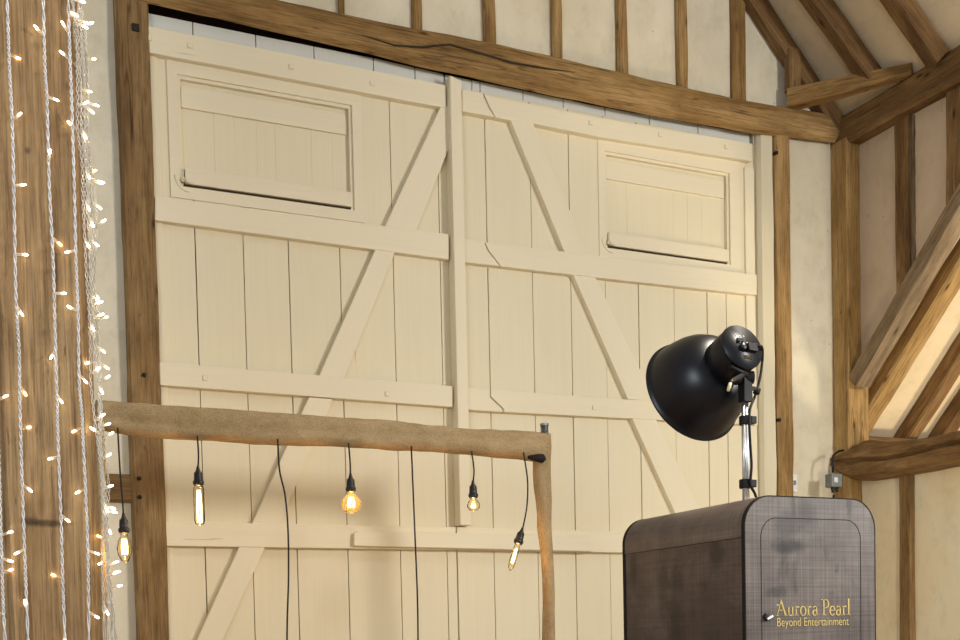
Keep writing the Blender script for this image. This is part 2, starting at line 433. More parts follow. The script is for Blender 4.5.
# gable studs
gst = [(338, 346), (411, 423.5), (482.5, 496.5), (551, 563), (616, 628.5), (676, 688.5), (731, 747)]
ordn = ['first', 'second', 'third', 'fourth', 'fifth', 'sixth', 'seventh']
for i, (a, b) in enumerate(gst):
    yb = 30+(a-338)*.16
    pa = atY(a+2.5, yb, -.03); pb = atY(b, yb, -.03)
    zt = interp(tops, pa.x)-.03
    timber('timber_stud', f'{ordn[i]} oak stud on the tie beam, counting from the fairy lights side', 'stud',
           (mid(pa.x, pb.x), .01, zt), (mid(pa.x, pb.x)-.0, .01, min(5.95, roofz(pb.x, .05))), .09, pb.x-pa.x, ['oak', 'oak', 'oak', 'oak', 'oak', 'oak', 'oak'][i], up=(1, 0, 0), wob=.006, group='studs above the tie beam')

# main roof rafters
g0 = 4.2
timber('timber_rafter', 'oak rafter lying against the gable plaster, meeting the end of the tie beam', 'rafter',
       (g0, -.05, roofz(g0, .0)), (5.42, -.05, roofz(5.42, .0)), .09, .115, 'oak_old', wob=.007, group='roof rafters')
pn = Vector((SL, 0, 1)).normalized(); pp = Vector((5.33, 0, ZF))
for (q0, q1, lb) in (((816, 0), (868, 73), 'middle oak roof rafter, next after the one against the gable plaster'), ((897, 0), (936, 56), 'oak rafter on the sloping ceiling that lands on the wall plate furthest from the doors')):
    A = at_plane(*q0, pp, pn); B = at_plane(*q1, pp, pn); print('rafter', A, B)
    y = mid(A.y, B.y)
    dr = (A-B); 
    A2 = B+dr*2.2; B2 = B-dr*((B.x-(5.25 if q0[0] < 850 else 5.30))/dr.x if dr.x else 0)
    timber('timber_rafter', lb, 'rafter', A2, B2, .105, .12, 'oak_old', wob=.007, group='roof rafters')

# short strut and the angle tie across the corner
s0 = atY(797, 93, -.13); s1 = atY(797, 47, -.13)
st_ = timber('timber_strut', 'short dark oak strut standing upright on the tie beam against the gable rafter', 'strut',
       (s0.x, -.085, s0.z+.03), (s1.x, -.085, s1.z), .07, .085, 'oak_old', up=(1, 0, 0), wob=.006)
e0 = atY(790, 99.5, -.06); e1 = atX(913, 70, XS+.02)
print('angle tie', e0, e1)
timber('angle_tie', 'oak tie cutting across the corner from the tie beam to the wall plate', 'tie', e0, e1, .12, .115, 'oak', wob=.008, taper=.62)

# wall plate
w0 = atX(842, 126, XS)
wt = atX(960, 45, XS); wbm = atX(960, 77, XS)
print('plate', w0, wt, wbm)
zt_, zb_ = 4.855, 4.665
timber('wall_plate', 'heavy oak wall plate running from the corner along the side wall under the rafters', 'beam',
       (XS+.10, .0, mid(zt_, zb_)), (XS+.10, -3.6, mid(zt_, zb_)), .20, zt_-zb_, 'oak_old', wob=.008, cham=.022)

# brace, studs in the side wall
c0 = Vector((XS+.06, -.16, brz(-.16))); c1 = Vector((XS+.06, ye, brz(ye)))
bth = abs((bu0.z-bs*(bu0.y)) - (bl0.z-bs*(bl0.y)))/math.sqrt(1+bs*bs)
print('brace thick', bth, bs)
hb_ = bth*.62
perp = Vector((0, -bs, 1)).normalized()
sh = Vector((0, 0, (bu0.z+bs*(-.5-bu0.y))-brz(-.5))) - perp*hb_/2
c0 += sh+Vector((0, .02, .02*bs)); c1 += sh
timber('timber_brace', 'grey oak brace slanting from the corner post up to the wall plate', 'brace', c0, c1, .12, hb_, 'oak_grey', up=(0, 1, 1), wob=.009, cham=.006)
sa = atX(893, 150, XP-.02); sb = atX(912, 150, XP-.02)
timber('timber_stud', 'oak stud with mortared edge in the side wall, next to the corner post', 'stud',
       (XP, mid(sa.y, sb.y), brz(sa.y)+.12), (XP, mid(sa.y, sb.y), 4.70), .07, abs(sa.y-sb.y)*.72, 'oak_old', up=(0, 1, 0), wob=.01)
mo = MB()
mo_pts = []
for i in range(26):
    z = brz(sb.y)+.14+i*(4.66-brz(sb.y)-.14)/25
    mo_pts.append(z)
rs = [[Vector((XP-.012+.01*noise.noise(Vector((z*9, 1, 0))), sb.y+.035+.012*noise.noise(Vector((z*23, 3, 0))), z)), Vector((XP-.012, sb.y-.004+.012*noise.noise(Vector((z*17, 7, 0))), z)), Vector((XP+.02, sb.y-.01, z)), Vector((XP+.02, sb.y+.045, z))] for z in mo_pts]
so = build('mortar_edge', mo.rings(rs), 'oak_grey', bpy.data.objects[[o.name for o in COL.objects if o.name.startswith('timber_stud')][-1]])
sa = atX(947, 100, XP-.02); 
timber('timber_stud', 'side-wall oak stud above the brace, further from the corner than the mortared one', 'stud',
       (XP, sa.y-.06, brz(sa.y)+.16), (XP, sa.y-.06, 4.70), .08, .12, 'oak_old', up=(0, 1, 0), wob=.008)
sa = atX(900, 560, XP-.02); sb = atX(913, 560, XP-.02)
timber('timber_stud', 'narrow oak stud in the low side wall below the gnarled beam', 'stud',
       (XP, mid(sa.y, sb.y), 0), (XP, mid(sa.y, sb.y), 2.58), .07, abs(sa.y-sb.y), 'oak_brown', up=(0, 1, 0), wob=.007)

# gnarled low beam
lt = [atX(x, y, XS) for x, y in ((835, 456), (846, 450), (864, 441), (885, 442), (910, 440), (935, 434), (960, 428))]
lb_ = [atX(x, y, XS) for x, y in ((835, 470), (845, 477), (858, 481), (890, 477), (920, 471), (960, 463))]
def interpy(ps, y):
    if y >= ps[0].y: return ps[0].z
    for a, b in zip(ps, ps[1:]):
        if y >= b.y: return a.z+(b.z-a.z)*(y-a.y)/(b.y-a.y)
    return ps[-1].z
rs = []
y0, y1 = lt[0].y, -3.6
print('low beam', y0, lt[0], lb_[0], lt[-1], lb_[-1])
N = 60
for i in range(N+1):
    y = y0+(y1-y0)*i/N; zt = interpy(lt, y); zb = interpy(lb_, y)
    q = lambda k, a=.012: noise.noise(Vector((y*4.5, k*3.1, 9.2)))*a
    zm = zb+(zt-zb)*(.56+.05*math.sin(y*5))
    ins = .0 if i else .03
    fe = min(1, i/4)
    prof = [(XS+.03, zb), (XS-.008+q(1), zb+.03), (XS-.012+q(2), zm-.02), (XS+.03*fe, zm), (XS-.002+q(3), zm+.02), (XS+.01+q(4), zt-.02), (XS+.05, zt+q(5)), (XS+.19, zt), (XS+.19, zb)]
    ox = -.035*max(0, 1-i/22)
    rs.append([Vector((x+(ox if x < XS+.1 else 0), y, z+q(k+7, .010))) for k, (x, z) in enumerate(prof)])
lb = build('timber_beam', MB().rings(rs), 'oak_old', grain=(0, 1, 0)); tag(lb, 'gnarled low oak beam with a long split, its ragged end lapping the corner post', 'beam', None, 'thing')
for px, py in ((855, 473), (860, 472), (851, 474)):
    ck = MB(); p = atX(px, py, XS-.016); ck.lathe([(0, .006), (.02, .006)], p, (1, 0, 0), 10)
    build('peg_hole', ck, 'booth_edge', lb)

# wing plate and rafters
timber('wing_plate', 'oak plate at the foot of the low wing rafters, behind the gnarled beam', 'beam', (5.60, .10, WZ0-.245), (9, .10, WZ0-.245), .14, .13, 'oak_old', wob=.006)
wrows = [((867.5, 417), (938, 301), 31, 'oak rafter of the low wing roof tucked closest to the corner post', 'oak_gold'),
         ((906, 437), (960, 353), 34, 'low wing rafter with a dark gap beside it, second from the corner post', 'oak_old'),
         ((946, 427), (960, 410), 34, 'oak rafter of the low wing roof showing only its foot above the gnarled beam', 'oak_old')]
for (q0, q1, wpx, lbn, mt) in wrows:
    A = at_plane(*q0, wp, wn); B = at_plane(*q1, wp, wn); x = mid(A.x, B.x); print('wing rafter', A, B)
    timber('wing_rafter', lbn, 'rafter', (x-(.018 if wpx == 31 else 0), .22, z_at(.22, 0)), (x-(.018 if wpx == 31 else 0), -2.5, z_at(-2.5, 0)), .14 if wpx == 31 else .11, .12, mt, wob=.008, group='rafters of the low wing roof')

# rail on the plaster left of the doors
timber('timber_rail', 'short oak rail let into the plaster between the fairy lights and the tall post', 'rail', (-.6, .0, 2.345), (.86, .0, 2.345), .08, .135, 'oak_brown', wob=.004)

# ------------------------------------------------------------------ barn doors
FY = -.045      # front of rails
BY = 0.0        # front of boarding
gapsL = [1.212, 1.457, 1.695, 1.974, 2.276, 2.553]
gapsR = [2.844, 3.126, 3.376, 3.609, 3.838, 4.091, 4.334, 4.477, 4.637]
def board_mesh(x0, x1, gaps, z0, z1, skip=None, holes=None):
    h0, h1, hz0, hz1 = holes
    xs = [x0]+gaps+[x1]; mb = MB()
    mb.box(x0, x1, BY+.046, BY+.056, z0, z1, 1)
    g = .0026
    for a, b in zip(xs, xs[1:]):
        yj = random.uniform(-.002, .002); s1 = random.uniform(0, 90)
        def piece(a_, b_, z_a, z_b):
            # each board gently uneven along its edge
            n = max(2, int((z_b-z_a)/.2)); rr = []
            for i in range(n+1):
                z = z_a+(z_b-z_a)*i/n; w_ = .0012*noise.noise(Vector((z*3, s1, 0)))
                l, q = a_+g+w_, b_-g-w_
                rr.append([Vector((l, BY+yj, z)), Vector((q, BY+yj, z)), Vector((q, BY+.046, z)), Vector((l, BY+.046, z))])
            mb.rings(rr)
        if b <= h0 or a >= h1: piece(a, b, z0, z1)
        else:
            piece(a, b, z0, hz0); piece(a, b, hz1, z1)
            if a < h0: piece(a, h0+g, hz0, hz1)
            if b > h1: piece(h1-g, b, hz0, hz1)
    return mb
def quad(pts, y0, y1):
    ps = [atY(x, y, y0) for x, y in pts]
    return MB().prism([(p.x, p.z) for p in ps], y0, y1)
def door_piece(name, pts, parent, y0=FY, y1=.004, mat='cream2', grain=(1, 0, 0), bev=.004):
    return build(name, quad(pts, y0, y1), mat, parent, grain, bev)
def peg(px, py, parent, sz=.011):
    p = atY(px, py, FY); mb = MB().box(p.x-sz, p.x+sz, FY-.006, FY+.01, p.z-sz, p.z+sz)
    mb.box(p.x-sz-.003, p.x+sz+.003, FY-.0008, FY+.01, p.z-sz-.003, p.z+sz+.003, 1)
    return build('peg', mb, ['cream2', 'jamb'], parent)

htop = [atY(x, y, .022) for x, y in ((147, 13), (260, 36), (380, 59.5), (455, 77), (500, 86), (600, 107), (750, 134))]
# ---- door 1 (near the fairy lights)
d1 = empty('door_1', (1.012, 0, .02)); struct(d1, 'cream barn door leaf with hatch, beside the tall post and behind the bulbs'); d1['category'] = 'door'
build('boarding', board_mesh(1.014, 2.612, gapsL, .03, 4.615, holes=(1.128, 2.082, 3.842, 4.432)), ['cream', 'dark'], d1)
rl = [door_piece('top_rail', [(147, 25.5), (446, 85), (446, 108), (147, 52)], d1),
      door_piece('rail', [(155, 196), (449, 234), (449, 259.5), (155, 220)], d1),
      door_piece('rail', [(159, 362), (453, 386), (453, 407), (160, 385)], d1),
      door_piece('rail', [(165.5, 521.5), (456, 527), (456, 550), (165.5, 546)], d1)]
build('bottom_rail', MB().box(1.014, 2.612, FY, .004, .12, .34), 'cream2', d1, (1, 0, 0), .004)
for (r, px, py) in ((0, 190, 46), (0, 291, 67), (0, 372, 83.5), (0, 149, 38), (2, 205, 378), (2, 387, 394)): peg(px, py, rl[r])
BYF = FY+.004
for pts in ([(385, 226), (441, 106), (449, 106), (449, 148), (416, 231)],
            [(318.5, 377), (376, 248), (396, 250), (344, 379)],
            [(251.5, 525), (309, 397), (333, 399), (279, 525)],
            [(196.5, 641), (240, 545), (266, 545), (222, 641)]):
    g = atY(*pts[1], 0)-atY(*pts[0], 0)
    door_piece('brace', pts, d1, BYF, .004, 'cream2', g)
p0 = atY(196.5, 641, BYF); p1 = atY(222, 641, BYF)
build('brace', MB().prism([(p0.x, p0.z), (p1.x, p1.z), (1.13, .33), (1.014, .33), (1.014, .36)], BYF, .004), 'cream2', d1, (.4, 0, 1), .004)
p = atY(160, 300, 0)
build('edge_strip', MB().box(1.014, 1.05, -.012, .004, .34, 4.5), 'cream2', d1, (0, 0, 1), .003)
hb = MB(); xs = [1.014]+[1.24, 1.56, 1.87, 2.2, 2.44]+[2.612]
for a, b in zip(xs, xs[1:]): hb.prism([(a+.003, 4.60), (b-.003, 4.60), (b-.003, interp(htop, b)), (a+.003, interp(htop, a))], .022, .05)
hb.box(1.014, 2.612, .05, .06, 4.6, 4.66, 1)
build('head_boards', hb, ['white', 'dark'], d1)

# ---- door 2
d2 = empty('door_2', (4.69, 0, .02)); struct(d2, 'cream barn door leaf with hatch, behind the black lamp and wooden booth'); d2['category'] = 'door'
build('boarding', board_mesh(2.618, 4.70, gapsR, .03, 4.615, holes=(3.595, 4.530, 3.830, 4.431)), ['cream', 'dark'], d2)
r2 = [door_piece('top_rail', [(462, 89), (482.5, 93.5), (489.5, 109), (495, 117), (462, 111)], d2),
      door_piece('top_rail', [(484.5, 94.8), (600, 117.5), (752, 143.5), (752, 161), (600, 137), (531, 123), (511, 120.5), (496, 117.3), (490.4, 108)], d2),
      door_piece('rail', [(463, 238), (484, 241.5), (488, 251), (500, 266), (463, 262)], d2),
      door_piece('rail', [(485.3, 242), (757, 274.5), (757, 295), (574, 275), (501, 266.3), (489, 250.6)], d2),
      door_piece('rail', [(465, 387), (490, 389.5), (490, 397), (503, 409.5), (503, 412), (465, 409.5)], d2),
      door_piece('rail', [(491, 389.5), (758, 408.5), (758, 425), (504, 412), (504, 409), (491, 396.6)], d2),
      door_piece('rail', [(457, 527), (770, 535.5), (770, 555), (457, 550)], d2)]
build('bottom_rail', MB().box(2.618, 4.69, FY, .004, .12, .34), 'cream2', d2, (1, 0, 0), .004)
for (r, px, py) in ((1, 590.5, 123), (1, 660, 135), (1, 726, 147), (5, 594, 408)): peg(px, py, r2[r])
for pts in ([(510, 118.5), (533, 122.5), (589, 256), (565, 253)],
            [(573, 274), (595, 276), (656, 402), (628, 399)],
            [(632, 418), (656, 419), (712, 533), (684, 532)],
            [(690, 552), (716, 553), (760, 641), (733, 641)]):
    g = atY(*pts[3], 0)-atY(*pts[0], 0)
    door_piece('brace', pts, d2, BYF, .004, 'cream2', g)
p0 = atY(733, 641, BYF); p1 = atY(760, 641, BYF)
build('brace', MB().prism([(p0.x, p0.z), (p1.x, p1.z), (4.69, 1.47), (4.69, 1.3)], BYF, .004), 'cream2', d2, (-.4, 0, 1), .004)
# cover strip on the meeting stile: sawn-off top
ct = atY(450, 75, -.085); cr = atY(461.5, 79, -.085); cb = atY(454, 525, -.085)
build('cover_strip', MB().prism([(ct.x, cb.z), (cr.x, cb.z), (cr.x, cr.z-.008), (ct.x, ct.z)], -.085, -.004), 'cream2', d2, (0, 0, 1), .005)
# locking bar across the meeting stiles
lp = [(354, 533.5), (358, 531), (592, 535.5), (592, 551.5), (354, 546)]
build('locking_bar', MB().prism([(q.x, q.z) for q in (atY(x, y, -.075) for x, y in lp)], -.075, FY+.001), 'cream2', d2, (1, 0, 0), .005)
build('edge_strip', MB().box(4.62, 4.69, -.016, .004, .34, 4.46), 'cream2', d2, (0, 0, 1), .003)
hb = MB(); xs = [2.618, 2.78, 2.83, 3.1, 3.36, 3.64, 3.95, 4.3, 4.690]
for a, b in zip(xs, xs[1:]): hb.prism([(a+.003, 4.60), (b-.003, 4.60), (b-.003, interp(htop, b)), (a+.003, interp(htop, a))], .022, .05)
hb.box(2.618, 4.69, .05, .06, 4.6, 4.64, 1)
build('head_boards', hb, ['white', 'dark'], d2)

# ---- hatches
def hatch(door, x0, x1, z0, z1, fx0, fx1, fz0, fz1, boards):
    """opening x0..x1, z0..z1 inside a flat frame fx0..fx1, fz0..fz1"""
    y0 = -.008
    f = MB()
    f.box(fx0, x0, y0, .004, fz0, fz1); f.box(x1, fx1, y0, .004, fz0, fz1)
    f.box(x0, x1, y0, .004, z1, fz1); f.box(x0, x1, y0, .004, fz0, z0)
    fr = build('hatch_frame', f, 'cream2', door, (1, 0, 0))
    b = .016                                                     # bead round the opening
    m_ = MB()
    m_.box(x0-.02, x0+b, .0042, .044, z0, z1-b); m_.box(x1-b, x1+.02, .0042, .044, z0, z1-b); m_.box(x0-.02, x1+.02, .0042, .044, z1-b, z1+.02); m_.box(x0-.02, x1+.02, .0042, .044, z0-.02, z0)
    build('bead', m_, 'cream2', fr, (0, 0, 1))
    pm = MB(); xs = [x0+b]+[x0+b+(x1-x0-2*b)*k for k in boards]+[x1-b]
    for a, c in zip(xs, xs[1:]): pm.box(a+.0003, c-.0003, .030+random.uniform(-.0008, .0008), .045, z0, z1-b)
    build('hatch_panel', pm, 'cream', fr, (0, 0, 1))
    build('top_batten', MB().box(x0+b+.004, x1-b-.012, .014, .032, z1-.150, z1-.045), 'cream2', fr, (1, 0, 0), .003)
    build('bottom_batten', MB().box(x0+b+.008, x1-b+.004, -.004, .032, z0+.018, z0+.095), 'cream2', fr, (1, 0, 0), .004)
    build('gap', MB().box(x0+.02, x1-.004, .010, .032, z0, z0+.017), 'dark', fr)
    la = MB(); la.lathe([(0, .012), (.016, .012), (.018, .008)], (x0+.012, y0+.004, z0+.03), (0, -1, 0), 14)
    la.tube([(x0+.016, y0-.012, z0+.03), (x0+.03, y0-.014, z0+.018), (x0+.06, y0-.012, z0+.012)], .005, 8)
    la.tube([(x0+.012, y0-.010, z0+.03), (x0+.010, y0-.010, z0+.085)], .004, 8)
    build('latch', la, 'jamb', fr)
    arc = MB(); arc.tube([(x0-.028+.07*(1-math.cos(t)), y0-.0005, z0+.05-.075*math.sin(t)) for t in [k*math.pi/2/10 for k in range(11)]], .003, 6)
    build('swing_mark', arc, 'jamb', fr)
hatch(d1, 1.148, 2.062, 3.862, 4.412, 1.098, 2.115, 3.803, 4.50, [.19, .31, .44, .55, .66, .77, .9])
hatch(d2, 3.615, 4.510, 3.850, 4.411, 3.570, 4.585, 3.775, 4.49, [.18, .30, .43, .56, .68, .8])
# small iron staple pair low on door 2
for n_, (x0_, y0_, x1_, y1_) in enumerate(((450, 559, 457, 557),)):
    pass

# wavy jamb board and strip between door and post
rs = []
for i in range(50):
    z = i*4.73/49
    w = .008*noise.noise(Vector((z*2.1, 4, 0))); v = .006*noise.noise(Vector((z*6, 1, 0)))
    rs.append([Vector((4.705+v, -.02, z)), Vector((4.72+v, -.05, z)), Vector((4.765+w, -.052, z)), Vector((4.772+w, -.042, z)), Vector((4.812+w, -.046+v, z)), Vector((4.83, -.02, z)), Vector((4.83, .04, z)), Vector((4.705, .04, z))])
struct(build('trim_1', MB().rings(rs), 'jamb'), 'cream painted door jamb beside the slim post')

struct(build('void_board', MB().box(DX0-.02, DX1, .10, .2, 4.55, 4.81), 'void_shade', grain=(1, 0, 0)), 'dark board added as the shaded void between the doors and the tie beam')  # board added behind the gap, shade painted into its colour
# post fittings
def bolt(px, py, y, parent, r=.014, sq=True, mat='iron'):
    p = atY(px, py, y); mb = MB()
    if sq: mb.box(p.x-r, p.x+r, y-.012, y+.03, p.z-r, p.z+r)
    else: mb.lathe([(0, r), (.012, r*.9), (.016, r*.5)], (p.x, y+.004, p.z), (0, -1, 0), 14)
    return build('bolt', mb, mat, parent, bevel=.003 if sq else 0)
posts = [o for o in COL.objects if o.name.startswith('timber_post')]
bolt(135.5, 28, -.056, posts[0], .017)
for q in ((139, 478.5), (139.5, 497), (144, 375)): bolt(*q, -.055, posts[0], .011, False)
for q in ((776, 153), (779, 420)): bolt(*q, -.055, posts[1], .010)

# switch and junction box
p = atY(794.5, 483, -.012)
sw = build('light_switch', MB().box(p.x-.025, p.x+.025, -.012, .0, p.z-.055, p.z+.055), 'whiteplastic', bevel=.003)
tag(sw, 'small white switch plate on the plaster between the slim post and the corner post', 'switch')
build('rocker', MB().box(p.x-.009, p.x+.011, -.016, -.01, p.z-.012, p.z+.016), 'greybox', sw, bevel=.001)
jx, jz, jy = atY(837.5, 480, -.22).x, atY(837.5, 480, -.22).z, -.15
jb = empty('junction_box', (jx, -.2, jz-.06)); tag(jb, 'grey cable junction box fixed to the corner post above the booth', 'junction box')
bc = (jx, -.19, jz)
build('housing', MB().box(jx-.040, jx+.045, -.215, -.15, jz-.042, jz+.042), 'greybox', jb, bevel=.005)
build('lid_label', MB().box(jx-.022, jx+.006, -.2165, -.214, jz-.014, jz+.016), 'whiteplastic', jb)
gl = MB(); gl.lathe([(0, .013), (.015, .013), (.022, .009), (.036, .009)], (jx-.008, -.185, jz-.04), (0, 0, -1), 14)
gl.lathe([(0, .012), (.02, .012), (.03, .008)], (jx+.026, -.185, jz-.04), (0, 0, -1), 14)
build('cable_gland', gl, 'black', jb)
cb = MB(); cb.tube([(jx-.01, -.19, jz+.05), (jx-.012, -.19, jz+.11), (jx+.0, -.185, jz+.16), (jx+.05, -.175, jz+.19), (jx+.1, -.165, jz+.2)], .007, 8)
cb.tube([(jx-.005, -.19, jz-.09), (jx-.002, -.17, jz-.3), (jx+.01, -.16, jz-.9), (jx+.01, -.16, .0)], .007, 8)
build('cable', cb, 'rubber', jb)

# ------------------------------------------------------------------ big oak pillar with fairy lights
PYF = -2.6
pm = MB(); rs = []
N = 60
for i in range(N+1):
    z = i*5.4/N; w = lambda k, a=.005: a*noise.noise(Vector((z*1.8, k*2.7, 3)))+a*.4*noise.noise(Vector((z*8, k*2.7, 6)))
    prof = [(.165+w(1), PYF), (.27, PYF+w(2, .004)), (.368+w(3), PYF+w(9, .003)), (.398+w(4), PYF+.035), (.40+w(5), PYF+.25), (.37, PYF+.28), (.16, PYF+.28), (.13, PYF+.25), (.13+w(6), PYF+.03)]
    rs.append([Vector((x, y, z)) for x, y in prof])
pl = build('oak_pillar', pm.rings(rs), 'oak_pillar'); tag(pl, 'broad pale oak pillar hung with strings of fairy lights', 'pillar', None, 'thing')

def smooth_path(pts, n):
    """Catmull-Rom through points"""
    P = [Vector(p) for p in pts]; P = [P[0]*2-P[1]]+P+[P[-1]*2-P[-2]]; out = []
    segs = len(P)-3
    for k in range(n+1):
        t = k/n*segs; i = min(int(t), segs-1); u = t-i
        a, b, c, d = P[i:i+4]
        out.append(.5*((2*b)+(c-a)*u+(2*a-5*b+4*c-d)*u*u+(3*b-a-3*c+d)*u**3))
    return out
def led_mesh(soft):
    mb = MB()
    L = .030
    mb.lathe([(0, .0022), (.003, .0034), (.008, .0036), (.025, .0036), (L-.002, .0026)], (0, 0, 0), (0, 0, 1), 10, 0)
    mb.lathe([(.019, .001), (.022, .0024), (.0270, .0028), (L+.0005, .0024), (L+.0025, .0004)], (0, 0, 0), (0, 0, 1), 10, 1)
    me = build('led_proto', mb, ['led_body', 'led_soft' if soft else 'led'], local=True)
    d = me.data; bpy.data.objects.remove(me); return d
LED = [led_mesh(False), led_mesh(True)]
def light_string(pts, y, leds, label, group, twist=True, mat='wire', amp=.0026, ext=True):
    """pts: photo points along the wire on the plane y; leds: (photo point, angle in the picture, points at the wood)"""
    P = [atY(px, py, y) for px, py in pts]
    if ext:
        d = (P[0]-P[1]).normalized(); P = [P[0]+d*.5]+P
        d = (P[-1]-P[-2]).normalized(); P = P+[P[-1]+d*.9]
    L = sum((b-a).length for a, b in zip(P, P[1:]))
    n = int(L/.006); path = smooth_path(P, n)
    top = path[0]
    root = empty('fairy_light_string', tuple(path[-1])); tag(root, label, 'fairy lights', group)
    mb = MB()
    for s in (0, math.pi):
        mb.tube([q+Vector((math.cos(i*.5+s)*amp, math.sin(i*.5+s)*amp, 0)) for i, q in enumerate(path)], .0020 if mat == 'wire' else .0014, 5)
    build('wire', mb, mat, root)
    for (px, py, ang, soft) in leds:
        p = atY(px, py, y)
        q = min(path, key=lambda v: (v-p).length)
        o = bpy.data.objects.new('led_bulb', LED[1 if soft else 0]); COL.objects.link(o); o.parent = root
        a = math.radians(ang)
        d = Vector((math.cos(a), .45 if soft else random.uniform(-.5, -.1), math.sin(a))).normalized()
        o.rotation_mode = 'QUATERNION'; o.rotation_quaternion = d.to_track_quat('Z', 'Y')
        o.location = q-Vector(root['_o'])+d*.001
SY = PYF-.014
light_string([(7, 0), (9, 60), (12, 120), (14, 200), (16, 300), (19, 350), (20, 410), (22, 480), (25, 560), (28, 640)], SY,
    [(9, 55, 0, 1), (11, 120, 40, 0), (13, 185, 5, 0), (16, 253, 0, 0), (17, 305, -60, 0), (20, 385, -55, 1), (20, 430, 20, 1), (23, 484, -40, 0), (24, 549, 208, 0), (26, 612, 100, 0)],
    'string of fairy lights nearest the outer edge of the oak pillar', 'fairy light strings on the oak pillar')
light_string([(43, 0), (45, 70), (47, 100), (49, 180), (53, 260), (55, 330), (57, 400), (58, 440), (61, 520), (63, 590), (65, 640)], SY,
    [(44, 36, 145, 0), (47, 97, -20, 0), (50, 162, 80, 0), (52, 238, -30, 1), (54, 293, 0, 0), (55, 350, 240, 0), (58, 394, -65, 0), (59, 456, 200, 0), (61, 515, -45, 0), (62, 578, 160, 1), (64, 632, -95, 0)],
    'middle string of fairy lights on the face of the oak pillar', 'fairy light strings on the oak pillar')
light_string([(68, 0), (70, 60), (72, 110), (74, 180), (76, 260), (78, 310), (79, 380), (82, 415), (83, 440), (86, 500), (88, 560), (89, 640)], SY,
    [(70, 60, 155, 0), (75, 250, 205, 0), (76, 312, 160, 0), (81, 374, -50, 0), (82, 427, 205, 1), (86, 488, 210, 0), (88, 551, -20, 0), (89, 612, -35, 0), (73, 34, 130, 0)],
    'string of fairy lights on the pillar face next to the tangled bundle', 'fairy light strings on the oak pillar')
light_string([(-3, 400), (-1, 470), (1, 540), (3, 600), (5, 640)], SY,
    [(-1, 400, 30, 0), (0, 535, 20, 0), (0, 558, -20, 0), (2, 573, 20, 1), (3, 614, 180, 0)],
    'short string of fairy lights low down at the outer corner of the oak pillar', 'fairy light strings on the oak pillar')
rnd = random.Random(3)
for k in range(6):
    base = [(77, 0), (82, 60), (84, 130), (88, 200), (91, 280), (96, 350), (100, 420), (104, 490), (107, 560), (110, 640)]
    o = (k-2.5)*2.3
    pts = [(x+o*(.75+.25*math.sin(y*.01))+rnd.uniform(-2.2, 2.2), y) for x, y in base]
    # add extra wiggles
    full = []
    for (a, b) in zip(pts, pts[1:]):
        full.append(a); full.append(((a[0]+b[0])/2+rnd.uniform(-2.5, 2.5), (a[1]+b[1])/2))
    full.append(pts[-1])
    leds = []
    for j in range(9):
        y = 10+j*72+rnd.uniform(-26, 26)
        i = min(int(y/71.2), 8); x = base[i][0]+(base[min(i+1, 9)][0]-base[i][0])*.5+o
        leds.append((x, y, rnd.choice([20, -20, 35, -40, 150, 200, -70, 10]), rnd.random() < .15))
    light_string(full, PYF-.005+k*.008, leds, 'one of the tangled fairy light strands bunched beside the edge of the oak pillar', 'tangled fairy light strands', mat='wire2', amp=.0028)

# ------------------------------------------------------------------ hessian-wrapped frame with hanging bulbs
FYB = -1.0
fr = empty('hessian_frame', (1.65, FYB, 0)); tag(fr, 'freestanding frame wrapped in brown hessian, with bulbs hanging from its crossbar', 'frame')
A = atY(97, 411, FYB-.05); A2 = atY(110, 414, FYB-.05); B = atY(543, 444, FYB-.05)
rs = []; N = 70
tpx = [(97, 396), (150, 401), (220, 405), (300, 411), (400, 419), (470, 426), (549, 430)]
bpx = [(97, 428), (130, 434), (200, 440), (260, 444), (330, 445), (400, 450), (480, 454), (549, 461)]
tp = [atY(x, y, FYB-.05) for x, y in tpx]; bp = [atY(x, y, FYB-.05) for x, y in bpx]
x0, x1 = tp[0].x, tp[-1].x
for i in range(N+1):
    x = x0+(x1-x0)*i/N; zt = interp(tp, x); zb = interp(bp, x); zc = mid(zt, zb); hh = (zt-zb)/2
    r = []
    for k in range(28):
        a = 2*math.pi*k/28
        n = .007*noise.noise(Vector((x*3, math.cos(a)*1.2, math.sin(a)*1.2)))+.005*noise.noise(Vector((x*11, math.cos(a)*2, math.sin(a)*2+7)))
        fold = .004*math.sin(3*a+x*2)-.010*math.exp(-((a-math.pi-.25*math.sin(x*1.7))/.22)**2)
        sq = 1/max(abs(math.cos(a)), abs(math.sin(a)))**.35
        r.append(Vector((x, FYB+(.05*sq+n+fold)*math.cos(a), zc+(hh*sq*.93+n)*math.sin(a))))
    rs.append(r)
build('crossbar', MB().rings(rs, True, 0, True), 'hessian', fr, (1, 0, 0))
def leg(lpx, rpx, name, zbot=0):
    l = [atY(x, y, FYB) for x, y in lpx]; r_ = [atY(x, y, FYB) for x, y in rpx]
    zs = []; z0 = l[0].z
    def ix(ps, z):
        if z >= ps[0].z: return ps[0].x
        for a, b in zip(ps, ps[1:]):
            if z >= b.z: return a.x+(b.x-a.x)*(z-a.z)/(b.z-a.z)
        return ps[-1].x
    rs = []; n = 40
    for i in range(n+1):
        z = z0+(zbot-z0)*i/n; xl = ix(l, z); xr = ix(r_, z); xc = mid(xl, xr); hw = (xr-xl)/2
        if i == 0: hw *= .8
        rs.append([Vector((xc+hw*math.cos(2*math.pi*k/14)+.006*noise.noise(Vector((z*5, k*.9, 1))), FYB+.04*math.sin(2*math.pi*k/14)+.008*noise.noise(Vector((z*4, k*.8, 5))), z)) for k in range(14)])
    return build(name, MB().rings(rs, True, 0, True), 'hessian', fr, (0, 0, 1))
